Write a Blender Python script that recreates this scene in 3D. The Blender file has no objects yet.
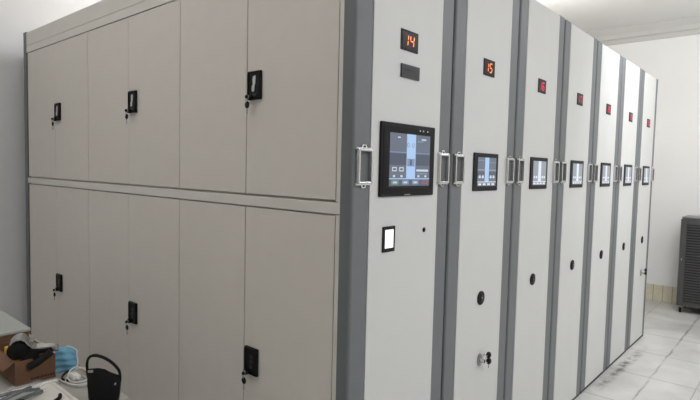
import bpy, bmesh, math, random
from mathutils import Vector, Matrix
random.seed(7)
sc = bpy.context.scene
C = sc.collection

# ------------------------------------------------------------------ materials
def lin(c):
    return tuple(((v/255)/12.92 if v/255 <= .04045 else ((v/255+.055)/1.055)**2.4) for v in c)
MATS = {}
def mat(name, rgb, rough=.5, metal=0., noise=0., nscale=40., bump=0., bscale=300., spec=.5, trans=0., alpha=1.):
    m = bpy.data.materials.new(name); m.use_nodes = True
    nt = m.node_tree; b = nt.nodes['Principled BSDF']
    c = lin(rgb)
    b.inputs['Roughness'].default_value = rough
    b.inputs['Metallic'].default_value = metal
    b.inputs['Specular IOR Level'].default_value = spec
    b.inputs['Transmission Weight'].default_value = trans
    b.inputs['Alpha'].default_value = alpha
    tc = nt.nodes.new('ShaderNodeTexCoord')
    n = nt.nodes.new('ShaderNodeTexNoise'); n.inputs['Scale'].default_value = nscale; n.inputs['Detail'].default_value = 4
    nt.links.new(tc.outputs['Object'], n.inputs['Vector'])
    r = nt.nodes.new('ShaderNodeValToRGB')
    lo = tuple(max(0, v*(1-noise)) for v in c); hi = tuple(min(1, v*(1+noise)) for v in c)
    r.color_ramp.elements[0].position = .3; r.color_ramp.elements[1].position = .7
    r.color_ramp.elements[0].color = (*lo, 1); r.color_ramp.elements[1].color = (*hi, 1)
    nt.links.new(n.outputs['Fac'], r.inputs['Fac']); nt.links.new(r.outputs['Color'], b.inputs['Base Color'])
    if bump:
        n2 = nt.nodes.new('ShaderNodeTexNoise'); n2.inputs['Scale'].default_value = bscale
        nt.links.new(tc.outputs['Object'], n2.inputs['Vector'])
        bp = nt.nodes.new('ShaderNodeBump'); bp.inputs['Strength'].default_value = bump; bp.inputs['Distance'].default_value = .002
        nt.links.new(n2.outputs['Fac'], bp.inputs['Height']); nt.links.new(bp.outputs['Normal'], b.inputs['Normal'])
    MATS[name] = m
    return m
def emat(name, rgb, s=1.0):
    m = bpy.data.materials.new(name); m.use_nodes = True
    b = m.node_tree.nodes['Principled BSDF']
    b.inputs['Base Color'].default_value = (.01, .01, .01, 1); b.inputs['Roughness'].default_value = .3
    b.inputs['Emission Color'].default_value = (*lin(rgb), 1); b.inputs['Emission Strength'].default_value = s
    MATS[name] = m
    return m

M = MATS
mat('door_paint', (221, 214, 205), .5, noise=.015, nscale=14, bump=.15, bscale=350)
mat('trim_paint', (222, 218, 210), .45, noise=.015, nscale=14, bump=.1)
mat('panel_paint', (212, 212, 211), .6, noise=.012, nscale=8, bump=.1)
mat('grey_paint', (111, 114, 117), .5, noise=.02, nscale=20)
mat('dark_base', (52, 52, 54), .6, noise=.1)
mat('black_plastic', (11, 11, 12), .5, noise=.1, spec=.25)
mat('black_gloss', (8, 8, 9), .3, noise=.05, spec=.2)
mat('black_rubber', (16, 16, 17), .7, noise=.15, spec=.3)
mat('slate_plastic', (46, 49, 53), .45, noise=.05)
mat('chrome', (205, 205, 205), .22, metal=1.)
mat('steel', (170, 170, 168), .35, metal=1.)
mat('silver_insert', (205, 205, 203), .4, noise=.1)
mat('dark_insert', (60, 60, 62), .3, metal=.5, noise=.4, nscale=150)
mat('cardboard', (116, 84, 62), .85, noise=.08, nscale=60, bump=.2)
mat('box_lid', (172, 176, 170), .6, noise=.03)
mat('desk_laminate', (170, 168, 162), .45, noise=.03, nscale=9)
mat('white_plastic', (225, 220, 212), .4, noise=.02)
mat('cable_white', (222, 220, 214), .4, noise=.02)
mat('yellow_plastic', (235, 175, 30), .45, noise=.08)
mat('mask_blue', (112, 166, 192), .85, noise=.10, nscale=25, bump=.4, bscale=90)
mat('mask_white', (215, 222, 226), .85, noise=.04)
mat('wood', (205, 150, 85), .6, noise=.2, nscale=60)
mat('bag_leather', (8, 8, 8), .6, spec=.2, noise=.25, nscale=60, bump=.4, bscale=220)
mat('cooler_grey', (74, 74, 74), .5, noise=.04)
mat('cooler_dark', (36, 36, 37), .55, noise=.05)
mat('cooler_top', (120, 121, 122), .4, noise=.03)
mat('paper_text', (70, 45, 32), .9)
mat('film', (200, 205, 210), .18, noise=.1, nscale=40, alpha=.12, bump=1., bscale=60)
emat('led_red', (255, 25, 75), 1.25)
emat('led_core', (255, 190, 60), 1.6)
emat('led_pink', (255, 70, 110), 1.1)
emat('ui_back', (96, 104, 120), 1.0)
emat('ui_dark', (70, 78, 96), 1.0)
emat('ui_blue', (165, 198, 236), 1.0)
emat('ui_white', (200, 208, 222), 1.0)
emat('ui_grey', (120, 142, 170), 1.0)
emat('ui_bar', (80, 88, 106), 1.0)
emat('ui_green', (110, 150, 130), 1.0)
emat('ui_red', (135, 88, 98), 1.0)
emat('reader_white', (250, 250, 255), 1.3)
emat('sui_back', (150, 156, 168), .85)
emat('sui_white', (222, 230, 240), .95)
emat('sui_bar', (172, 178, 188), .85)

# wall / ceiling
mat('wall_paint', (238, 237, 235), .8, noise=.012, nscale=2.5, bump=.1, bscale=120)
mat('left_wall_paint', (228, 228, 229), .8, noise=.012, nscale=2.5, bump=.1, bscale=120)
mat('ceiling_paint', (236, 235, 232), .85, noise=.01, nscale=2)
mat('cornice_paint', (200, 199, 195), .8, noise=.01, nscale=2)

def floor_material():
    m = bpy.data.materials.new('floor_tiles'); m.use_nodes = True
    nt = m.node_tree; N = nt.nodes; L = nt.links; b = N['Principled BSDF']
    geo = N.new('ShaderNodeNewGeometry'); sep = N.new('ShaderNodeSeparateXYZ'); L.new(geo.outputs['Position'], sep.inputs[0])
    def mth(op, a, c=None, clamp=False):
        n = N.new('ShaderNodeMath'); n.operation = op; n.use_clamp = clamp
        for i, v in enumerate((a, c)):
            if v is None: continue
            if isinstance(v, (int, float)): n.inputs[i].default_value = v
            else: L.new(v, n.inputs[i])
        return n.outputs[0]
    # wobble for worn joints
    wn = N.new('ShaderNodeTexNoise'); wn.inputs['Scale'].default_value = 9; wn.inputs['Detail'].default_value = 5
    L.new(geo.outputs['Position'], wn.inputs['Vector'])
    wob = mth('MULTIPLY', mth('SUBTRACT', wn.outputs['Fac'], .5), .03)
    X, Y = sep.outputs['X'], sep.outputs['Y']
    def line(v, at, w):           # 1 on the line
        d = mth('ABSOLUTE', mth('SUBTRACT', v, at))
        return mth('SUBTRACT', 1.0, mth('DIVIDE', d, w), True)
    my = mth('FLOORED_MODULO', mth('ADD', Y, .583/2-2.37+5.83), .583)
    jy = line(my, .583/2, .0075)
    js = jy
    for at in (-.147, .543, 1.126, 1.709, 2.292):
        js = mth('MAXIMUM', js, line(X, at, .0055))
    for at in (-.73, -1.313, -1.896, -2.479):
        js = mth('MAXIMUM', js, line(X, at, .006))
    crack = line(mth('ADD', X, wob), .27, .011)
    patchn = N.new('ShaderNodeTexNoise'); patchn.inputs['Scale'].default_value = 3.2; patchn.inputs['Detail'].default_value = 6
    L.new(geo.outputs['Position'], patchn.inputs['Vector'])
    crack = mth('MULTIPLY', crack, mth('MULTIPLY', mth('SUBTRACT', patchn.outputs['Fac'], .35), 4.0, True))
    # dirt trail left of the joint
    trail_x = mth('SUBTRACT', X, mth('MULTIPLY', mth('SUBTRACT', Y, 2.2), .035))
    trail = line(mth('ADD', trail_x, mth('MULTIPLY', wob, 1.4)), .035, .05)
    tn = N.new('ShaderNodeTexNoise'); tn.inputs['Scale'].default_value = 11; tn.inputs['Detail'].default_value = 8; tn.inputs['Roughness'].default_value = .7
    L.new(geo.outputs['Position'], tn.inputs['Vector'])
    ywin = mth('SUBTRACT', 1.0, mth('DIVIDE', mth('ABSOLUTE', mth('SUBTRACT', Y, 3.0)), .75), True)
    trail = mth('MULTIPLY', mth('MULTIPLY', trail, mth('MULTIPLY', mth('SUBTRACT', tn.outputs['Fac'], .42), 7.0, True)), mth('MULTIPLY', ywin, 1.6, True))
    # tile body
    tn2 = N.new('ShaderNodeTexNoise'); tn2.inputs['Scale'].default_value = 2.0; tn2.inputs['Detail'].default_value = 7; tn2.inputs['Distortion'].default_value = 1.2
    L.new(geo.outputs['Position'], tn2.inputs['Vector'])
    r = N.new('ShaderNodeValToRGB'); r.color_ramp.elements[0].position = .3; r.color_ramp.elements[1].position = .68
    r.color_ramp.elements[0].color = (*lin((184, 183, 181)), 1); r.color_ramp.elements[1].color = (*lin((214, 213, 210)), 1)
    L.new(tn2.outputs['Fac'], r.inputs['Fac'])
    def mix(f, a, col):
        n = N.new('ShaderNodeMix'); n.data_type = 'RGBA'; L.new(f, n.inputs['Factor'])
        L.new(a, n.inputs['A']); n.inputs['B'].default_value = (*lin(col), 1)
        return n.outputs['Result']
    c = mix(mth('MULTIPLY', js, .75), r.outputs['Color'], (120, 118, 114))
    c = mix(mth('MULTIPLY', crack, .8), c, (95, 90, 84))
    c = mix(mth('MULTIPLY', trail, 1.0, True), c, (92, 85, 78))
    L.new(c, b.inputs['Base Color'])
    b.inputs['Roughness'].default_value = .32
    return m
M['floor_tiles'] = floor_material()

def skirting_material():
    m = bpy.data.materials.new('skirting_tile'); m.use_nodes = True
    nt = m.node_tree; N = nt.nodes; L = nt.links; b = N['Principled BSDF']
    geo = N.new('ShaderNodeNewGeometry'); sep = N.new('ShaderNodeSeparateXYZ'); L.new(geo.outputs['Position'], sep.inputs[0])
    a = N.new('ShaderNodeMath'); a.operation = 'ADD'; L.new(sep.outputs['X'], a.inputs[0]); a.inputs[1].default_value = 10.025
    f = N.new('ShaderNodeMath'); f.operation = 'FLOORED_MODULO'; L.new(a.outputs[0], f.inputs[0]); f.inputs[1].default_value = .095
    g = N.new('ShaderNodeMath'); g.operation = 'LESS_THAN'; L.new(f.outputs[0], g.inputs[0]); g.inputs[1].default_value = .006
    n = N.new('ShaderNodeTexNoise'); n.inputs['Scale'].default_value = 30; L.new(geo.outputs['Position'], n.inputs['Vector'])
    r = N.new('ShaderNodeValToRGB'); r.color_ramp.elements[0].color = (*lin((204, 196, 172)), 1); r.color_ramp.elements[1].color = (*lin((226, 219, 198)), 1)
    L.new(n.outputs['Fac'], r.inputs['Fac'])
    x = N.new('ShaderNodeMix'); x.data_type = 'RGBA'; L.new(g.outputs[0], x.inputs['Factor']); L.new(r.outputs['Color'], x.inputs['A'])
    x.inputs['B'].default_value = (*lin((150, 144, 126)), 1)
    L.new(x.outputs['Result'], b.inputs['Base Color']); b.inputs['Roughness'].default_value = .35
    return m
M['skirting_tile'] = skirting_material()

# ------------------------------------------------------------------ mesh builder
class MB:
    def __init__(s): s.bm = bmesh.new(); s.mats = []
    def mi(s, m):
        if m not in s.mats: s.mats.append(m)
        return s.mats.index(m)
    def merge(s, b2, m, smooth=False):
        i = s.mi(m)
        vm = {}
        for v in b2.verts: vm[v] = s.bm.verts.new(v.co)
        for f in b2.faces:
            try: nf = s.bm.faces.new([vm[v] for v in f.verts])
            except ValueError: continue
            nf.material_index = i; nf.smooth = smooth
        b2.free()
    def box(s, x0, x1, y0, y1, z0, z1, m, bev=0., seg=2, T=None):
        b = bmesh.new(); bmesh.ops.create_cube(b, size=1)
        for v in b.verts:
            v.co = Vector(((x0+x1)/2+v.co.x*(x1-x0), (y0+y1)/2+v.co.y*(y1-y0), (z0+z1)/2+v.co.z*(z1-z0)))
        if bev: bmesh.ops.bevel(b, geom=b.edges[:], offset=bev, segments=seg, profile=.5, affect='EDGES', clamp_overlap=True)
        if T: bmesh.ops.transform(b, matrix=T, verts=b.verts)
        s.merge(b, m); return s
    def prism(s, pts, axis, a, b_, m, bev=0., T=None):
        """pts 2D outline extruded along axis from a to b_"""
        b = bmesh.new()
        def P(p, t):
            if axis == 'x': return (t, p[0], p[1])
            if axis == 'y': return (p[0], t, p[1])
            return (p[0], p[1], t)
        v0 = [b.verts.new(P(p, a)) for p in pts]; v1 = [b.verts.new(P(p, b_)) for p in pts]
        n = len(pts)
        b.faces.new(v0); b.faces.new(v1[::-1])
        for i in range(n): b.faces.new((v0[i], v1[i], v1[(i+1) % n], v0[(i+1) % n]))
        bmesh.ops.recalc_face_normals(b, faces=b.faces)
        if bev: bmesh.ops.bevel(b, geom=b.edges[:], offset=bev, segments=2, profile=.5, affect='EDGES', clamp_overlap=True)
        if T: bmesh.ops.transform(b, matrix=T, verts=b.verts)
        s.merge(b, m); return s
    def cyl(s, p0, p1, r, m, r2=None, n=24, bev=0.):
        p0 = Vector(p0); p1 = Vector(p1); d = p1-p0
        b = bmesh.new(); bmesh.ops.create_cone(b, cap_ends=True, segments=n, radius1=r, radius2=r if r2 is None else r2, depth=d.length)
        if bev:
            es = [e for e in b.edges if abs(e.verts[0].co.z-e.verts[1].co.z) < 1e-6]
            bmesh.ops.bevel(b, geom=es, offset=bev, segments=2, profile=.5, affect='EDGES')
        T = Matrix.Translation((p0+p1)/2) @ d.to_track_quat('Z', 'Y').to_matrix().to_4x4()
        bmesh.ops.transform(b, matrix=T, verts=b.verts)
        s.merge(b, m, True); return s
    def tube(s, pts, r, m, n=10, closed=False, flat=1.0):
        pts = [Vector(p) for p in pts]
        # catmull-rom smoothing
        P = []
        K = len(pts); seg = 6
        rng = range(K if closed else K-1)
        for i in rng:
            a = pts[(i-1) % K] if (closed or i > 0) else pts[0]
            b_ = pts[i]; c = pts[(i+1) % K]
            d = pts[(i+2) % K] if (closed or i+2 < K) else pts[-1]
            for k in range(seg):
                t = k/seg
                P.append(.5*((2*b_)+(c-a)*t+(2*a-5*b_+4*c-d)*t*t+(3*b_-a-3*c+d)*t**3))
        if not closed: P.append(pts[-1])
        b = bmesh.new(); rings = []
        nP = len(P); up = None
        for i, p in enumerate(P):
            t = (P[(i+1) % nP]-P[i-1]) if closed else (P[min(i+1, nP-1)]-P[max(i-1, 0)])
            t.normalize()
            if up is None:
                up = Vector((0, 0, 1)) if abs(t.z) < .9 else Vector((1, 0, 0))
            s1 = (up-t*up.dot(t)).normalized(); up = s1; s2 = t.cross(s1)
            rings.append([b.verts.new(p+r*(math.cos(2*math.pi*k/n)*s1+flat*math.sin(2*math.pi*k/n)*s2)) for k in range(n)])
        R = len(rings)
        for i in range(R if closed else R-1):
            A, B = rings[i], rings[(i+1) % R]
            for k in range(n): b.faces.new((A[k], A[(k+1) % n], B[(k+1) % n], B[k]))
        if not closed:
            b.faces.new(rings[0][::-1]); b.faces.new(rings[-1])
        bmesh.ops.recalc_face_normals(b, faces=b.faces)
        s.merge(b, m, True); return s
    def sphere(s, c, r, m, sc_=(1, 1, 1), T=None):
        b = bmesh.new(); bmesh.ops.create_uvsphere(b, u_segments=18, v_segments=12, radius=r)
        for v in b.verts: v.co = Vector((c[0]+v.co.x*sc_[0], c[1]+v.co.y*sc_[1], c[2]+v.co.z*sc_[2]))
        if T: bmesh.ops.transform(b, matrix=T, verts=b.verts)
        s.merge(b, m, True); return s
    def build(s, name, parent=None, loc=None):
        me = bpy.data.meshes.new(name); s.bm.normal_update(); s.bm.to_mesh(me); s.bm.free()
        for k in s.mats: me.materials.append(M[k])
        o = bpy.data.objects.new(name, me); C.objects.link(o)
        if parent: o.parent = parent
        if loc: o.location = loc
        return o
def tag(o, label=None, cat=None, group=None, kind=None):
    if label: o['label'] = label
    if cat: o['category'] = cat
    if group: o['group'] = group
    if kind: o['kind'] = kind
    return o
def empty(name, loc=(0, 0, 0), rz=0.):
    o = bpy.data.objects.new(name, None); C.objects.link(o); o.location = loc; o.rotation_euler = (0, 0, rz); o.empty_display_size = .1
    return o
def copy_tree(o, parent=None):
    c = o.copy(); C.objects.link(c)
    if parent: c.parent = parent
    for ch in [x for x in bpy.data.objects if x.parent == o]: copy_tree(ch, c)
    return c

# ------------------------------------------------------------------ the room
XL, XR, YN, YF, ZC = -2.97, 3.1, -3.6, 5.575, 3.125
def struct(name, mb): o = mb.build(name); o['kind'] = 'structure'; return o
struct('floor', MB().box(XL-.1, XR+.1, YN-.1, YF+.1, -.1, 0, 'floor_tiles'))
struct('ceiling', MB().box(XL-.1, XR+.1, YN-.1, YF+.1, ZC, ZC+.1, 'ceiling_paint'))
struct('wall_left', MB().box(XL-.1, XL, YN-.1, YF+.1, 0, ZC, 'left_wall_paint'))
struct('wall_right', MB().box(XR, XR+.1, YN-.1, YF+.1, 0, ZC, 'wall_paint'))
struct('wall_back', MB().box(XL, XR, YF, YF+.1, 0, ZC, 'wall_paint'))
struct('wall_front', MB().box(XL, XR, YN-.1, YN, 0, ZC, 'wall_paint'))
struct('baseboard_back', MB().box(XL, XR, YF-.012, YF, 0, .19, 'skirting_tile', .002))
struct('trim_1', MB().prism([(YF, ZC), (YF-.085, ZC), (YF-.045, ZC-.062), (YF-.040, ZC-.066), (YF-.034, ZC-.112), (YF-.012, ZC-.125), (YF-.008, ZC-.165), (YF, ZC-.175)], 'x', XL, XR, 'cornice_paint'))

# ------------------------------------------------------------------ mobile shelving
PITCH, GAP, POST, H, HD = .5762, .0124, .0805, 2.2536, 2.2388
W = PITCH-GAP                     # 0.5638
X1, X2 = .0482, .0691
LBACK = -2.784
LEND = -2.84
SEG = {'0': 'abcdef', '1': 'bc', '2': 'abged', '3': 'abgcd', '4': 'fgbc', '5': 'afgcd', '6': 'afgedc', '7': 'abc', '8': 'abcdefg', '9': 'abcdfg'}
def digit(mb, ch, y0, z0, w, h, hot):
    x = .0055; t = h*(.13 if hot else .10)
    def seg(a, b_, name):
        (ya, za), (yb, zb) = a, b_
        d = Vector((yb-ya, zb-za)); L = d.length; d.normalize(); n = Vector((-d.y, d.x))
        def pts(g, th):
            A = Vector(a)+d*g; B = Vector(b_)-d*g
            q = [A, A+d*th+n*th, B-d*th+n*th, B, B-d*th-n*th, A+d*th-n*th]
            sl = .12
            return [(p.x+(p.y-z0)*sl, p.y) for p in q]
        mb.prism(pts(t*.12, t*.5), 'x', x, x+.0012, 'led_red')
        mb.prism(pts(t*.6, t*.28 if hot else t*.2), 'x', x+.0013, x+.0018, 'led_core' if hot else 'led_pink')
    P = {'a': ((y0, z0+h), (y0+w, z0+h)), 'b': ((y0+w, z0+h), (y0+w, z0+h/2)), 'c': ((y0+w, z0+h/2), (y0+w, z0)), 'd': ((y0, z0), (y0+w, z0)),
         'e': ((y0, z0+h/2), (y0, z0)), 'f': ((y0, z0+h), (y0, z0+h/2)), 'g': ((y0, z0+h/2), (y0+w, z0+h/2))}
    for k in SEG[ch]: seg(*P[k], k)
def ring(mb, x0, x1, y0, y1, z0, z1, t, m, bev=0.):
    mb.box(x0, x1, y0, y0+t, z0, z1, m, bev); mb.box(x0, x1, y1-t, y1, z0, z1, m, bev)
    mb.box(x0, x1, y0+t, y1-t, z0, z0+t, m, bev); mb.box(x0, x1, y0+t, y1-t, z1-t, z1, m, bev)

def arc(cx, cy, r, a0, a1, n=5):
    return [(cx+r*math.cos(math.radians(a0+(a1-a0)*i/n)), cy+r*math.sin(math.radians(a0+(a1-a0)*i/n))) for i in range(n+1)]

def end_frame_profile(x_out, x_in, mirror=1):
    # outline in (x, y): posts with rounded corners; recess for the face panel
    r = .010
    rec = x_out-.012*mirror
    if mirror == 1:
        return ([(x_in, 0)] + arc(x_out-r, r, r, -90, 0) + [(x_out, POST-.002), (x_out-.002, POST), (rec, POST), (rec, W-POST), (x_out-.002, W-POST), (x_out, W-POST+.002)]
                + arc(x_out-r, W-r, r, 0, 90) + [(x_in, W)])
    return [(x_in, 0), (x_in, W)] + arc(x_out+r, W-r, r, 90, 180) + arc(x_out+r, r, r, 180, 270)

def pull_handle():
    mb = MB()
    # chrome rectangular pull: ring standing off the post, lugs and screws
    yc, z0, z1 = 0, 1.378, 1.486
    ring(mb, .007, .015, yc-.034, yc+.034, z0, z1, .0075, 'chrome', .002)
    for y in (yc-.034, yc+.034-.0075):
        mb.box(.0, .009, y, y+.0075, z0, z1, 'chrome', .001)
    for z in (z0-.004, z1-.004):
        mb.box(.0, .009, yc-.037, yc+.037, z, z+.008, 'chrome', .001)
    for z, s in ((z0, -1), (z1, 1)):
        mb.prism([(yc-.014, z), (yc+.014, z), (yc+.009, z+s*.013), (yc-.009, z+s*.013)], 'x', 0, .006, 'chrome', .001)
        mb.cyl((.0061, yc, z+s*.006), (.008, yc, z+s*.006), .0035, 'dark_base', n=12)
    return mb

def make_unit(k, num, y):
    root = empty('mobile_shelving_unit', (0, y, 0))
    o = MB()
    o.box(LBACK, -X1, .02 if k == 0 else .008, W-.008, .06, HD, 'door_paint', .002)
    o.build('shelf_body', root)
    MB().box(LBACK+.01, -.012, .03, W-.03, 0.0, .06, 'dark_base', .003).box(-.012, -.003, .004, W-.004, 0, .018, 'dark_base').build('base_plinth', root)
    MB().prism(end_frame_profile(0, -X1), 'z', .018, H, 'grey_paint').build('end_frame', root)
    MB().prism(end_frame_profile(LEND, LBACK, -1), 'z', .018, H-.008, 'grey_paint').build('end_frame', root)
    MB().box(-.012, .002, POST+.0015, W-POST-.0015, .022, H-.004, 'panel_paint', .002).build('face_panel', root)
    for yc in (.047, W-.056):
        pull_handle().build('pull_handle', root, (0, yc, 0))
    # number display
    yc, zc = (.272, 1.854) if k == 0 else (.276, 1.857)
    nd = MB().box(.002, .005, yc-.050, yc+.050, zc-.034, zc+.034, 'black_plastic', .002).box(.005, .0054, yc-.043, yc+.043, zc-.026, zc+.026, 'black_gloss').build('number_display', root)
    nd['label'] = 'black number display with red lit digits'
    d = MB(); h = .036
    digit(d, num[0], yc-.032, zc-.018, .017, h, num in ('14', '15')); digit(d, num[1], yc-.002, zc-.018, .020, h, num in ('14', '15'))
    d.build('digits', nd)
    return root

def big_tablet(root):
    y0, y1, z0, z1 = .123, .440, 1.336, 1.578
    t = MB().box(.002, .010, y0, y1, z0, z1, 'black_plastic', .0035, 3)
    ring(t, .010, .011, y0+.012, y1-.012, z0+.010, z1-.010, .02, 'black_gloss', .0005)
    for i, dy in enumerate((.215, .235, .262)):
        t.box(.0111, .0113, y0+dy, y0+dy+.006, z1-.020, z1-.016, 'ui_white')
    t.box(.010, .0102, y0+.135, y0+.17, z0+.0035, z0+.0065, 'steel')
    t = t.build('control_tablet', root); t['label'] = 'large black touch tablet'
    s = MB(); a, b, c, d = .170, .416, 1.370, 1.545
    x = .0103
    s.box(.0096, x, a, b, c, d, 'ui_back')
    w = b-a; h = d-c
    def r(u0, u1, v0, v1, m, l=1): s.box(x+.0002*(l-1), x+.0002*l, a+w*u0, a+w*u1, c+h*v0, c+h*v1, m)
    r(0, .385, .40, .62, 'ui_dark'); r(.60, 1, .40, .62, 'ui_dark')
    r(0, .385, .635, .65, 'ui_grey'); r(.60, 1, .635, .65, 'ui_grey')
    r(.385, .60, .15, 1, 'ui_blue')
    r(.40, .58, .38, .53, 'ui_grey', 2)
    r(.47, .51, .40, .51, 'ui_dark', 3)
    for u in (.42, .54):
        s.prism([(a+w*u+.0075*math.cos(q*math.pi/6), c+h*.79+.0075*math.sin(q*math.pi/6)) for q in range(12)], 'x', x+.0002, x+.0004, 'ui_grey')
        s.prism([(a+w*u+.005*math.cos(q*math.pi/6), c+h*.79+.005*math.sin(q*math.pi/6)) for q in range(12)], 'x', x+.0005, x+.0006, 'ui_blue')
    r(0, 1, 0, .13, 'ui_bar'); r(0, 1, .13, .15, 'ui_blue')
    for i, m in enumerate(('ui_green', 'ui_grey', 'ui_grey', 'ui_red')):
        r(.05+.24*i, .21+.24*i, .03, .11, m, 2); r(.09+.24*i, .17+.24*i, .055, .085, 'ui_white' if i < 3 else 'ui_bar', 3)
    for u in (.06, .22):
        r(u, u+.10, .28, .36, 'ui_white', 2); r(u+.02, u+.08, .30, .34, 'ui_dark', 3)
    for u in (.08, .25, .66, .84): r(u, u+.05, .17, .21, 'ui_white', 2)
    r(.63, .93, .285, .325, 'ui_white', 2); r(.65, .90, .23, .25, 'ui_grey', 2)
    r(.17, .23, .91, .935, 'ui_white', 2); r(.74, .86, .90, .93, 'ui_white', 2); r(.64, .78, .86, .885, 'ui_grey', 2)
    s.build('screen', t)

def small_tablet(root, dark):
    y0, y1, z0, z1 = .168, .388, 1.344, 1.502
    t = MB().box(.002, .008, y0, y1, z0, z1, 'black_plastic', .003, 3).build('control_tablet', root)
    t['label'] = 'small black touch tablet'
    s = MB(); a, b, c, d = y0+.032, y1-.022, z0+.020, z1-.018
    x = .0085; w = b-a; h = d-c
    s.box(.0076, x, a, b, c, d, 'ui_back' if dark else 'sui_back')
    def r(u0, u1, v0, v1, m): s.box(x, x+.0003, a+w*u0, a+w*u1, c+h*v0, c+h*v1, m)
    r(.38, .60, .16, 1, 'ui_blue' if dark else 'sui_white'); r(0, 1, .13, .16, 'sui_white')
    if dark: r(0, .37, .34, .50, 'ui_dark'); r(.61, 1, .34, .50, 'ui_dark'); r(0, .37, .88, .9, 'ui_grey'); r(.61, 1, .82, .84, 'ui_grey'); r(.0, .37, .55, .58, 'sui_bar'); r(.61, 1, .55, .58, 'sui_bar')
    for i in range(4): r(.05+.24*i, .2+.24*i, .03, .10, 'sui_white')
    for u in (.06, .22, .66, .82): r(u, u+.1, .28, .38, 'sui_white')
    s.build('screen', t)
    return t

def key_lock(root, y, z):
    # chrome oval escutcheon with a lever and two keys
    mb = MB()
    pts = [(y+.018*math.cos(t*math.pi/12), z+.028*math.sin(t*math.pi/12)-.004) for t in range(24)]
    mb.prism(pts, 'x', .002, .009, 'steel', .0015)
    mb.cyl((.009, y, z-.006), (.028, y, z-.006), .009, 'chrome', bev=.001)
    mb.box(.028, .030, y-.0012, y+.0012, z-.012, z, 'dark_base')
    mb.tube([(.02, y, z+.018), (.027, y+.006, z+.026), (.03, y+.016, z+.024)], .003, 'chrome', 8)
    lock = mb.build('key_lock', root); lock['label'] = 'chrome lock escutcheon'
    for j, (dy, dz) in enumerate(((.026, .018), (.030, -.010))):
        k = MB()
        k.sphere((.034, y+dy, z+dz), .0135, 'black_plastic', (.8, 1, 1.05))
        k.box(.0325, .0355, y+dy-.003 - (.018 if j == 0 else 0), y+dy+.003-(.006 if j == 0 else 0), z+dz-.003-(0 if j == 0 else .026), z+dz+.003-(0 if j == 0 else .006), 'steel')
        k.tube([(.034, y+dy-.004, z+dz), (.034, y+dy-.018, z+dz-.002), (.031, y+.004, z-.002)], .0012, 'steel', 6)
        k.build('key', lock)['label'] = 'key with black bow'

def round_lock(root, y):
    mb = MB(); z = .884
    mb.cyl((.002, y, z), (.008, y, z), .030, 'black_plastic', bev=.002, n=32)
    mb.cyl((.008, y, z), (.010, y, z), .016, 'black_gloss', bev=.0005)
    mb.cyl((.010, y, z+.002), (.0108, y, z+.002), .0035, 'steel', n=12)
    mb.build('round_lock', root)

# --- unit 14, nearest, with its twelve doors in view
u14 = make_unit(0, '14', 0)
tag(u14, 'nearest shelving unit showing 14, with large tablet and beige cabinet doors on its side', 'mobile shelving unit', 'white and grey mobile shelving units in a row')
big_tablet(u14)
MB().box(.002, .008, .226, .332, 1.731, 1.775, 'slate_plastic', .0015).box(.008, .0084, .233, .325, 1.738, 1.768, 'dark_base').cyl((.0084, .250, 1.757), (.0088, .250, 1.757), .002, 'slate_plastic', n=8).cyl((.0084, .268, 1.757), (.0088, .268, 1.757), .002, 'slate_plastic', n=8).cyl((.0084, .286, 1.757), (.0088, .286, 1.757), .002, 'slate_plastic', n=8).cyl((.0084, .304, 1.757), (.0088, .304, 1.757), .002, 'slate_plastic', n=8).build('sensor_plate', u14)['label'] = 'dark grey sensor plate'
cr = MB().box(.002, .006, .151, .219, 1.153, 1.238, 'black_plastic', .0025).build('card_reader', u14)
MB().box(.006, .0066, .163, .208, 1.166, 1.227, 'reader_white').build('reader_screen', cr)['label'] = 'bright white screen'
MB().cyl((.002, .397, 1.211), (.004, .397, 1.211), .0085, 'black_plastic', n=20).build('button', u14)

YD = .003
def door_x(k): return -X2-.45*(k+1), -X2-.45*k
ZR = ((.105, 1.2801), (1.3186, 2.1129))
def door_handle_mesh(upper):
    # local: x = along door, y = out of door negative, z up; origin = plate centre on the door face
    mb = MB()
    w, h = .036, .0505
    mb.box(-w, w, -.010, 0, -h, h, 'black_plastic', .003, 3)
    ring(mb, 0, 0, 0, 0, 0, 0, 0, 'black_plastic') if False else None
    # raised rim
    for a in ((-w+.003, w-.003, -h+.002, -h+.008), (-w+.003, w-.003, h-.008, h-.002)): mb.box(a[0], a[1], -.013, -.009, a[2], a[3], 'black_gloss', .001)
    for a in ((-w+.002, -w+.009), (w-.009, w-.002)): mb.box(a[0], a[1], -.013, -.009, -h+.008, h-.008, 'black_gloss', .001)
    if upper:
        pts = [(-.004, .030), (.009, .034), (.012, .026), (.010, .006), (.006, -.004), (.005, -.020), (-.004, -.024), (-.010, -.018), (-.009, -.004), (-.004, .004), (-.006, .018)]
        mb.prism(pts, 'y', -.0118, -.0100, 'silver_insert', .0004)
        mb.box(-.004, .016, -.0125, -.0100, -.040, -.030, 'slate_plastic', .001)
    else:
        for i in range(3):
            mb.box(-.004+.001*i, .013+.001*i, -.0112, -.0100, -.026+.018*i, -.013+.018*i, 'dark_insert', .0004)
    # lock barrel, lever
    mb.cyl((-.018, -.008, -h+.008), (-.018, -.022, -h+.008), .0105, 'black_plastic', bev=.001)
    mb.cyl((-.018, -.022, -h+.008), (-.018, -.0235, -h+.008), .0075, 'steel', n=16)
    mb.box(-.024, -.002, -.022, -.010, -h+.003, -h+.015, 'black_plastic', .003)
    return mb
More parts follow.
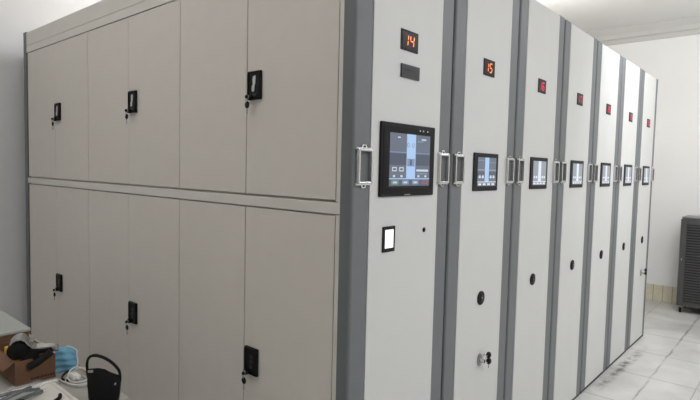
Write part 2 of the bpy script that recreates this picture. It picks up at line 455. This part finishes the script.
def door_key_mesh():
    mb = MB(); h = .0505
    x, y, z = -.013, -.026, -h+.008
    mb.box(x-.004, x+.004, -.030, -.0235, z-.0012, z+.0012, 'steel', .0003)
    mb.sphere((x, -.031, z), .007, 'black_plastic', (.8, .9, 1.0))
    mb.tube([(x+.007*math.cos(t*math.pi/4)*.5, y-.006, z-.009+.010*math.sin(t*math.pi/4)) for t in range(8)], .0009, 'steel', 6, True)
    mb.sphere((x, -.028, z-.028), .0125, 'black_plastic', (1, .35, 1.05))
    mb.box(x-.003, x+.003, -.0295, -.0265, z-.062, z-.036, 'steel', .0006)
    return mb
hm = {True: door_handle_mesh(True).build('handle'), False: door_handle_mesh(False).build('handle')}
km = door_key_mesh().build('key')
used = set()
for row, (z0, z1) in enumerate(ZR):
    for k in range(6):
        a, b = door_x(k)
        g = .0022
        gl = .0008 if k in (2, 4) else g      # tight seams between the leaves of the two farther pairs
        gr = .0008 if k in (3, 5) else g
        d = MB().box(a+gl, b-gr, YD, .0195, z0+(.0065 if row else .003), z1-.004, 'door_paint', .0012).build('door', u14)
        if k % 2 == 0:
            hx, hz = a+.0515, (1.712 if row else .711)
            src = hm[bool(row)]
            if bool(row) in used: hnd = src.copy(); C.objects.link(hnd)
            else: hnd = src; used.add(bool(row))
            hnd.parent = d; hnd.location = (hx, YD, hz)
            hnd['label'] = 'black plate handle with silver recess' if row else 'black plate handle with dark recess'
            if 'key' in used: ky = km.copy(); C.objects.link(ky)
            else: ky = km; used.add('key')
            ky.parent = d; ky.location = (hx, YD, hz); ky['label'] = 'small key with black bow hanging from the lock'
MB().box(LBACK+.002, -X1-.0005, .0, .0195, 1.2801+.001, 1.3186-.001, 'trim_paint', .0015).build('crossbar', u14)
MB().box(-X2+.0030, -X1-.0005, .001, .0195, .03, 1.2795, 'trim_paint', .001).box(-X2+.0030, -X1-.0005, .001, .0195, 1.3186, HD, 'trim_paint', .001).build('side_trim', u14)
MB().box(LBACK+.002, -X2+.0005, .001, .0195, 2.1129, 2.1545, 'trim_paint', .001).build('top_rail', u14)
MB().box(LBACK+.002, -X2+.0005, .001, .0195, 2.156, HD, 'trim_paint', .001).build('top_panel', u14)
MB().box(LBACK+.002, -X2+.0005, .001, .0195, .03, .105, 'trim_paint', .001).build('bottom_rail', u14)

# --- units 15..20
LBL = {'15': 'second shelving unit from the camera, display showing 15, keys hanging in its lock',
       '16': 'third shelving unit from the camera, display showing 16',
       '17': 'fourth shelving unit, fourth numbered white panel counted from the camera',
       '18': 'fifth shelving unit, two places in front of the last but one, no keys',
       '19': 'sixth shelving unit, last but one of the row before the far wall',
       '20': 'farthest shelving unit at the end of the row, keys hanging in its lock'}
LBL['18'] = 'fifth shelving unit, third from the far end of the row, no keys'
for k, num in enumerate(('15', '16', '17', '18', '19', '20'), 1):
    u = make_unit(k, num, PITCH*k)
    tag(u, LBL[num], 'mobile shelving unit', 'white and grey mobile shelving units in a row')
    small_tablet(u, num == '15'); round_lock(u, {'16': .262, '19': .272}.get(num, .279))
    if num == '15': key_lock(u, .288, .615)
    if num == '20': key_lock(u, .300, .606)

# ------------------------------------------------------------------ louvred cooler by the far wall
ac = empty('air_cooler', (.315, 5.345, 0))
tag(ac, 'dark grey louvred air cooler on casters beside the far wall', 'air cooler')
hw, hd_, za, zb = .26, .175, .075, 1.0
b = MB()
b.prism([(-hw, za)]+[(hw, za)]+arc(hw-.02, zb-.03, .02, 0, 90)+arc(-hw+.02, zb-.03, .02, 90, 180), 'y', -hd_+.02, hd_, 'cooler_grey', .003)
b.box(-hw+.006, hw-.006, -hd_+.004, -hd_+.02, za+.02, zb-.03, 'cooler_dark')
b.build('body', ac)
b = MB()
b.box(-hw, -hw+.055, -hd_-.002, -hd_+.02, za, zb-.014, 'cooler_grey', .006)
b.box(hw-.055, hw, -hd_-.002, -hd_+.02, za, zb-.014, 'cooler_grey', .006)
b.box(-hw+.055, hw-.055, -hd_-.002, -hd_+.02, zb-.07, zb-.014, 'cooler_grey', .004)
b.box(-hw+.055, hw-.055, -hd_-.002, -hd_+.02, za, za+.035, 'cooler_grey', .004)
b.build('front_frame', ac)
b = MB()
nsl = 30
for i in range(nsl):
    z = za+.045+(zb-.085-za-.045)*(i/(nsl-1))
    T = Matrix.Translation((0, -hd_+.004, z)) @ Matrix.Rotation(math.radians(38), 4, 'X')
    b.box(-hw+.055, hw-.055, -.011, .011, -.0022, .0022, 'cooler_grey', 0, T=T)
b.build('louvre_panel', ac)
MB().box(-hw+.004, hw-.004, -hd_+.012, hd_-.004, zb-.010, zb+.006, 'cooler_top', .005).build('top_cover', ac)
MB().box(-hw+.02, -hw+.028, -hd_-.006, -hd_-.002, .55, .575, 'steel', .001).build('latch', ac)
for sx in (-1, 1):
    for sy in (-1, 1):
        cx, cy = sx*(hw-.035), sy*(hd_-.035)
        f = MB().box(cx-.014, cx+.014, cy-.014, cy+.014, .06, za, 'steel', .002).box(cx-.016, cx-.013, cy-.012, cy+.012, .025, .062, 'steel').box(cx+.013, cx+.016, cy-.012, cy+.012, .025, .062, 'steel').build('caster', ac)
        MB().cyl((cx-.011, cy, .027), (cx+.011, cy, .027), .027, 'black_rubber', bev=.004).cyl((cx-.0125, cy, .027), (cx+.0125, cy, .027), .010, 'steel').build('wheel', f)

# ------------------------------------------------------------------ desk with clutter, lower left
DZ = .72
dk = empty('desk', (-1.25, -.77, 0)); tag(dk, 'light grey laminate desk in the lower left corner, in front of the cabinet doors', 'desk')
def dl(x, y): return x+1.25, y+.77
x0, y0 = dl(-2.1, -1.12); x1, y1 = dl(-.475, -.458)
MB().box(x0, x1, y0, y1, DZ-.028, DZ, 'desk_laminate', .004).build('tabletop', dk)
for lx in (x0+.04, x1-.04):
    for ly in (y0+.04, y1-.04):
        MB().box(lx-.018, lx+.018, ly-.018, ly+.018, 0, DZ-.028, 'grey_paint', .003).build('leg', dk)
MB().box(x0+.06, x1-.06, y1-.055, y1-.035, DZ-.10, DZ-.028, 'grey_paint', .002).box(x0+.06, x1-.06, y0+.035, y0+.055, DZ-.10, DZ-.028, 'grey_paint', .002).build('apron', dk)

# storage box with grey lid
sb = empty('storage_box', (-1.36, -.695, DZ)); tag(sb, 'low brown cardboard box with a pale grey lid at the left picture edge', 'box')
MB().box(-.217, .217, -.177, .177, 0, .066, 'cardboard', .002).build('box_base', sb)
MB().box(-.222, .222, -.182, .182, .066, .077, 'box_lid', .003, 3).build('lid', sb)

# open cardboard box
cb = empty('cardboard_box', (-.903, -.611, DZ)); tag(cb, 'small open brown cardboard box filled with black tools on the desk', 'box')
w_, d_, h_ = .115, .058, .078
b = MB(); t = .004
b.box(-w_, w_, -d_, d_, 0, t, 'cardboard')
b.box(w_-t, w_, -d_, d_, t, h_, 'cardboard', .001); b.box(-w_, -w_+t, -d_, d_, t, h_, 'cardboard', .001)
b.box(-w_+t, w_-t, -d_, -d_+t, t, h_, 'cardboard', .001); b.box(-w_+t, w_-t, d_-t, d_, t, h_, 'cardboard', .001)
b.build('carton', cb)
# flap folded outwards on the left side, printed line marks low on the face
MB().prism([(-d_, h_), (-d_-.030, h_-.022), (-d_-.031, h_-.026), (-d_, h_-.003)], 'x', -w_+.01, w_-.01, 'cardboard').build('flap', cb)
b = MB()
xx = -.015
while xx < .05:
    ww = random.uniform(.004, .010); b.box(w_, w_+.0004, xx, xx+ww, .010, .017, 'paper_text'); xx += ww+.002
b.build('print', cb)

# hand tool, block and yellow tape measure inside the box
K = 1/272.
def sp(px, py, w=0.): return (w, (px-32)*K*.87, (352-py)*K)
tool = empty('strapping_tool', (-0.8025, -0.6229, 0.8167), math.radians(-23)); tag(tool, 'silver and black hand tool with round head lying across the open cardboard box', 'tool')
def band(pts, wd, th, m):
    mb = MB(); b = bmesh.new(); rows = []
    for q, (px, py) in enumerate(pts):
        x, y, z = sp(px, py)
        rows.append([b.verts.new(v) for v in ((wd[q], y, z-.004), (-wd[q], y, z+.004), (-wd[q], y, z+.004-th), (wd[q], y, z-.004-th))])
    for A, B in zip(rows[:-1], rows[1:]):
        for k in range(4): b.faces.new((A[k], A[(k+1) % 4], B[(k+1) % 4], B[k]))
    b.faces.new(rows[0]); b.faces.new(rows[-1][::-1])
    bmesh.ops.recalc_face_normals(b, faces=b.faces)
    mb.merge(b, m, False); return mb
band([(15.5, 341.5), (18, 339), (21, 337.4), (25, 337), (28, 338.6), (31, 342), (34, 345.5), (38, 347), (44, 347.3), (50, 347.6), (54, 348.2)],
     [.016, .018, .020, .021, .021, .020, .016, .010, .007, .006, .006], .004, 'steel').build('metal_band', tool)
hb = MB()
hb.cyl(sp(21.5, 349, -.016), sp(21.5, 349, .014), .029, 'black_plastic', bev=.004, n=32)
hb.tube([sp(26, 347), sp(36, 351), (0, .075, .004), sp(53, 350.5)], .010, 'black_plastic', 10, flat=.9)
hb.box(-.012, .012, sp(24, 0)[1], sp(40, 0)[1], sp(0, 359)[2], sp(0, 348.5)[2], 'black_plastic', .004)
hb.build('tool_head', tool)
MB().cyl(sp(54, 350, -.006), sp(54, 350, .012), .0095, 'steel', bev=.002).build('screw', tool)
MB().cyl(sp(33.5, 342.2, -.012), sp(33.5, 342.2, .004), .007, 'steel', bev=.001).build('screw', tool)
gr = MB().tube([sp(31.5, 363, .022), sp(38, 360.3, .022), sp(45, 356, .020), sp(51, 352.3, .016)], .0115, 'black_rubber', 14)
gr.build('grip', tool)
yl = MB().box(-.022, .022, -.016, .014, -.03, .030, 'yellow_plastic', .005, 3).box(.0218, .0224, -.012, .000, -.004, .012, 'black_plastic', .0002)
yl = yl.build('tape_measure', None, (-.905, -.645, DZ+.064)); tag(yl, 'yellow plastic tape measure at the left inside the open box', 'tape measure')

# blue mask
def sheet(nu, nv, fn, m, name, th=.0008):
    bm = bmesh.new(); g = [[bm.verts.new(fn(u/(nu-1), v/(nv-1))) for v in range(nv)] for u in range(nu)]
    for i in range(nu-1):
        for j in range(nv-1):
            f = bm.faces.new((g[i][j], g[i+1][j], g[i+1][j+1], g[i][j+1])); f.smooth = True
    me = bpy.data.meshes.new(name); bm.to_mesh(me); bm.free(); me.materials.append(M[m])
    o = bpy.data.objects.new(name, me); C.objects.link(o)
    s = o.modifiers.new('thickness', 'SOLIDIFY'); s.thickness = th
    return o
def mask_fn(u, v):
    # outline tapered at the top, bulged, with pleats
    wv = .5+.5*math.sin(math.pi*min(1, v*1.15+.12))
    y = (u-.5)*.074*(.72+.28*wv)+.006*v
    z = .002+v*.084*(1-.16*(2*u-1)**2)-.010*u*v
    x = .016*math.sin(math.pi*u)*math.sin(math.pi*v)+.0022*math.sin(v*24)+.003*math.sin(u*9+v*5)-.02*v
    return Vector((x, y, z))
mk = sheet(24, 30, mask_fn, 'mask_blue', 'mask_panel')
mroot = empty('face_mask', (-.806, -.520, DZ), math.radians(-20)); tag(mroot, 'crumpled light blue face mask standing behind the open cardboard box', 'face mask')
mk.parent = mroot
MB().tube([mask_fn(1, v)+Vector((.001, .001, 0)) for v in (.02, .2, .4, .6, .8, 1)]+[mask_fn(u, 1)+Vector((.001, 0, .001)) for u in (.85, .7, .5)], .0022, 'mask_white', 8).build('mask_edge', mroot)

# cables with plug
cbx, cby = -.695, -.527
wl = MB()
def loop(cx, cy, rx, ry, z, ph=0, n=10, tilt=.0): return [(cx+rx*math.cos(ph+2*math.pi*i/n), cy+ry*math.sin(ph+2*math.pi*i/n), z+tilt*math.sin(2*math.pi*i/n)+.003*math.sin(5*i)) for i in range(n)]
wl.tube(loop(.005, .010, .060, .036, .016, tilt=.011), .0022, 'cable_white', 8, True)
wl.tube(loop(.002, .008, .050, .026, .022, .5, tilt=.010), .0022, 'cable_white', 8, True)
wl.tube([(-.06, -.03, .004), (-.02, -.030, .006), (.03, -.022, .010), (.06, .0, .008), (.03, .03, .006), (-.03, .034, .004)], .0022, 'cable_white', 8)
wlo = empty('white_cable', (cbx, cby, DZ)); tag(wlo, 'white cable coiled in loose loops on the desk beside the blue mask', 'cable')
wl.build('cord', wlo)
MB().box(-.022, .018, -.012, .010, .012, .028, 'white_plastic', .004).cyl((.018, -.002, .020), (.030, -.002, .020), .004, 'cable_white').build('plug', wlo)
bk = MB().tube([(-.055, .02, .004), (-.03, -.005, .004), (.0, -.018, .004), (.03, -.012, .004)], .003, 'black_rubber', 8).build('black_cable', None, (-.745, -.530, DZ)); tag(bk, 'short black cable under the coiled white cable', 'cable')

# pencil
p = empty('pencil', (-.775, -.470, DZ+.004), math.radians(-4)); tag(p, 'orange wooden pencil at the far edge of the desk next to the blue mask', 'pencil')
MB().cyl((-.075, 0, 0), (.06, 0, 0), .004, 'wood', n=6).build('barrel', p); MB().cyl((.06, 0, 0), (.075, 0, 0), .004, 'wood', r2=.0006, n=8).build('tip', p)

# white tray in front with wrapped tools
tx0, tx1, ty0, ty1 = -.733, -.480, -1.05, -.582
tr = MB()
tr.box(tx0, tx1, ty0, ty1, DZ, DZ+.004, 'white_plastic')
def rr(x0, x1, y0, y1, r): return arc(x1-r, y1-r, r, 0, 90)+arc(x0+r, y1-r, r, 90, 180)+arc(x0+r, y0+r, r, 180, 270)+arc(x1-r, y0+r, r, 270, 360)
tray = MB()
o1 = rr(tx0, tx1, ty0, ty1, .018); 
tray.prism(o1, 'z', DZ, DZ+.012, 'white_plastic', .002)
# rounded rim
rim = rr(tx0+.008, tx1-.008, ty0+.008, ty1-.008, .012)
tray.tube([(x, y, DZ+.012) for x, y in rim], .006, 'white_plastic', 8, True)
tr.bm.free()
tray = tray.build('tray'); tag(tray, 'white plastic tray with rounded corner in the bottom left corner of the picture', 'tray')
z = DZ+.0185
t1 = MB().tube([(-.705, -.86, z), (-.700, -.760, z+.002), (-.690, -.690, z+.004), (-.668, -.640, z+.002)], .0055, 'black_plastic', 10)
t1.tube([(-.640, -.86, z), (-.655, -.760, z+.002), (-.675, -.700, z+.005), (-.700, -.655, z+.003)], .0055, 'black_plastic', 10)
t1 = t1.build('pliers'); tag(t1, 'black pliers wrapped in clear film on the white tray', 'pliers')
t3 = MB().tube([(-.612, -.780, z), (-.625, -.715, z+.003), (-.640, -.668, z+.003), (-.655, -.640, z)], .006, 'black_rubber', 10).build('black_bar_tool'); tag(t3, 'short black bar under the clear wrap in the middle of the white tray', 'tool')
t2 = MB().tube([(-.530, -.700, z), (-.548, -.650, z+.001), (-.568, -.622, z+.001), (-.590, -.612, z)], .0055, 'black_rubber', 10).build('black_hook_tool'); tag(t2, 'black curved tool near the rounded corner of the white tray', 'tool')
rnd = random.Random(3)
ph = [(rnd.uniform(20, 90), rnd.uniform(20, 90), rnd.uniform(0, 6), rnd.uniform(.002, .005)) for _ in range(9)]
def film_fn(u, v):
    x = -.715+u*.115; y = -.93+v*.305
    zz = DZ+.032+sum(a*math.sin(fx*u*.35+fy*v*.35+p_) for fx, fy, p_, a in ph)*.35
    return Vector((x+.006*math.sin(v*31), y+.006*math.sin(u*27)-.02*u, max(zz, DZ+.0300)))
fl = sheet(30, 70, film_fn, 'film', 'plastic_wrap', .0004); tag(fl, 'crumpled clear plastic wrap over the tools on the white tray', 'plastic wrap')

# small black bag with loop handle
bg = empty('carrying_bag', (-.492, -.526, DZ), math.radians(52)); tag(bg, 'small black bag with a tall loop handle at the right end of the desk', 'bag')
def bag_body():
    bm = bmesh.new(); R = []
    prof = [(0, .044, .018), (.02, .047, .022), (.055, .050, .021), (.080, .051, .016), (.094, .0515, .009), (.098, .051, .006)]
    for (zz, a, b_) in prof:
        ring_ = []
        for i in range(40):
            t = 2*math.pi*i/40
            c, s = math.cos(t), math.sin(t)
            e = .55
            x = a*math.copysign(abs(c)**e, c); y = b_*math.copysign(abs(s)**e, s)
            q = max(0, min(1, (x+.008)/.022))
            dz = (-.010*q-.35*max(0, x-.008)) if zz > .07 else (-.12*max(0, x) if zz > .05 else 0)
            ring_.append(bm.verts.new((x, y, zz+dz)))
        R.append(ring_)
    for A, B in zip(R[:-1], R[1:]):
        for i in range(40): bm.faces.new((A[i], A[(i+1) % 40], B[(i+1) % 40], B[i]))
    bm.faces.new(R[0][::-1]); bm.faces.new(R[-1])
    return bm
b = MB(); b.merge(bag_body(), 'bag_leather', True)
b.box(-.048, .048, -.0225, -.019, .006, .012, 'bag_leather', .001)
b.build('bag_body', bg)
MB().tube([(-.049, 0, .075), (-.052, 0, .110), (-.047, 0, .130), (-.030, 0, .137), (-.002, 0, .130), (.026, 0, .112), (.046, 0, .088), (.049, 0, .060)], .0040, 'bag_leather', 10, flat=1.7).build('loop_handle', bg)
MB().box(-.046, -.030, -.015, -.010, .092, .099, 'steel', .002).build('buckle', bg)
MB().cyl((.038, -.015, .058), (.038, -.0215, .058), .0025, 'steel', n=12).build('rivet', bg)

for c_ in [x for x in bpy.data.objects if x.parent == bg]: c_.data.transform(Matrix.Diagonal((.90, .95, 1.03, 1)))

# ------------------------------------------------------------------ light
def area(name, loc, sx, sy, power, col=(.98, .993, 1.005)):
    l = bpy.data.lights.new(name, 'AREA'); l.shape = 'RECTANGLE'; l.size = sx; l.size_y = sy; l.energy = power; l.color = col
    o = bpy.data.objects.new(name, l); o.location = loc; C.objects.link(o); return o
WHT = (1, .995, .985)
# unseen lamps over aisle and shelves, plus added fill lights without fixtures
for n_, x_, y_, z_, sx, sy, p, up in (('lamp_aisle_near', 1.9, .4, 2.84, .25, 1.4, 32, 0), ('lamp_aisle_far', 1.5, 3.1, 2.84, 1.2, .9, 22, 0),
        ('lamp_over_shelves', -1.2, 1.9, 3.0, 1.4, .25, 14, 0), ('fill_left_wall', -2.2, 1.5, 2.9, .25, 1.4, 28, 0),  # the left one is added fill for the upper left wall
        ('fill_near_up', -1.0, -1.5, 2.5, 2.0, 1.2, 28, 180), ('fill_far_up', 1.7, 4.3, 2.3, 2.0, 1.8, 8, 180), ('fill_shelves_up', -1.2, 3.2, 2.45, 2.4, 1.2, 25, 180),  # upward fill lights, added only to brighten the ceiling
        ('fill_far_wall', .75, 2.5, 2.98, .9, .3, 31, 64)):  # added fill light, tilted to brighten the far wall
    area(n_, (x_, y_, z_), sx, sy, p).rotation_euler = (math.radians(up), 0, 0)
w = bpy.data.worlds.new('World'); sc.world = w; w.use_nodes = True
w.node_tree.nodes['Background'].inputs['Color'].default_value = (.8, .85, .9, 1); w.node_tree.nodes['Background'].inputs['Strength'].default_value = .0

# ------------------------------------------------------------------ camera
cx, cy, cz, yaw, pit, rol, f = 1.0387, -1.2016, 1.4251, .7165, -.06, .0237, 526.66
#CAMFIT
fw = Vector((-math.sin(yaw)*math.cos(pit), math.cos(yaw)*math.cos(pit), math.sin(pit)))
r = Vector((math.cos(yaw), math.sin(yaw), 0)); u = r.cross(fw)
r2 = math.cos(rol)*r+math.sin(rol)*u; u2 = -math.sin(rol)*r+math.cos(rol)*u
mtx = Matrix(((r2.x, u2.x, -fw.x, cx), (r2.y, u2.y, -fw.y, cy), (r2.z, u2.z, -fw.z, cz), (0, 0, 0, 1)))
cam = bpy.data.cameras.new('camera'); cam.sensor_fit = 'HORIZONTAL'; cam.sensor_width = 36; cam.lens = f/700*36; cam.clip_start = .02
co = bpy.data.objects.new('camera', cam); C.objects.link(co); co.matrix_world = mtx
sc.camera = co
sc.view_settings.view_transform = 'Standard'; sc.view_settings.look = 'None'; sc.view_settings.gamma = 1; sc.view_settings.use_curve_mapping = False
sc.view_settings.exposure = 0.0
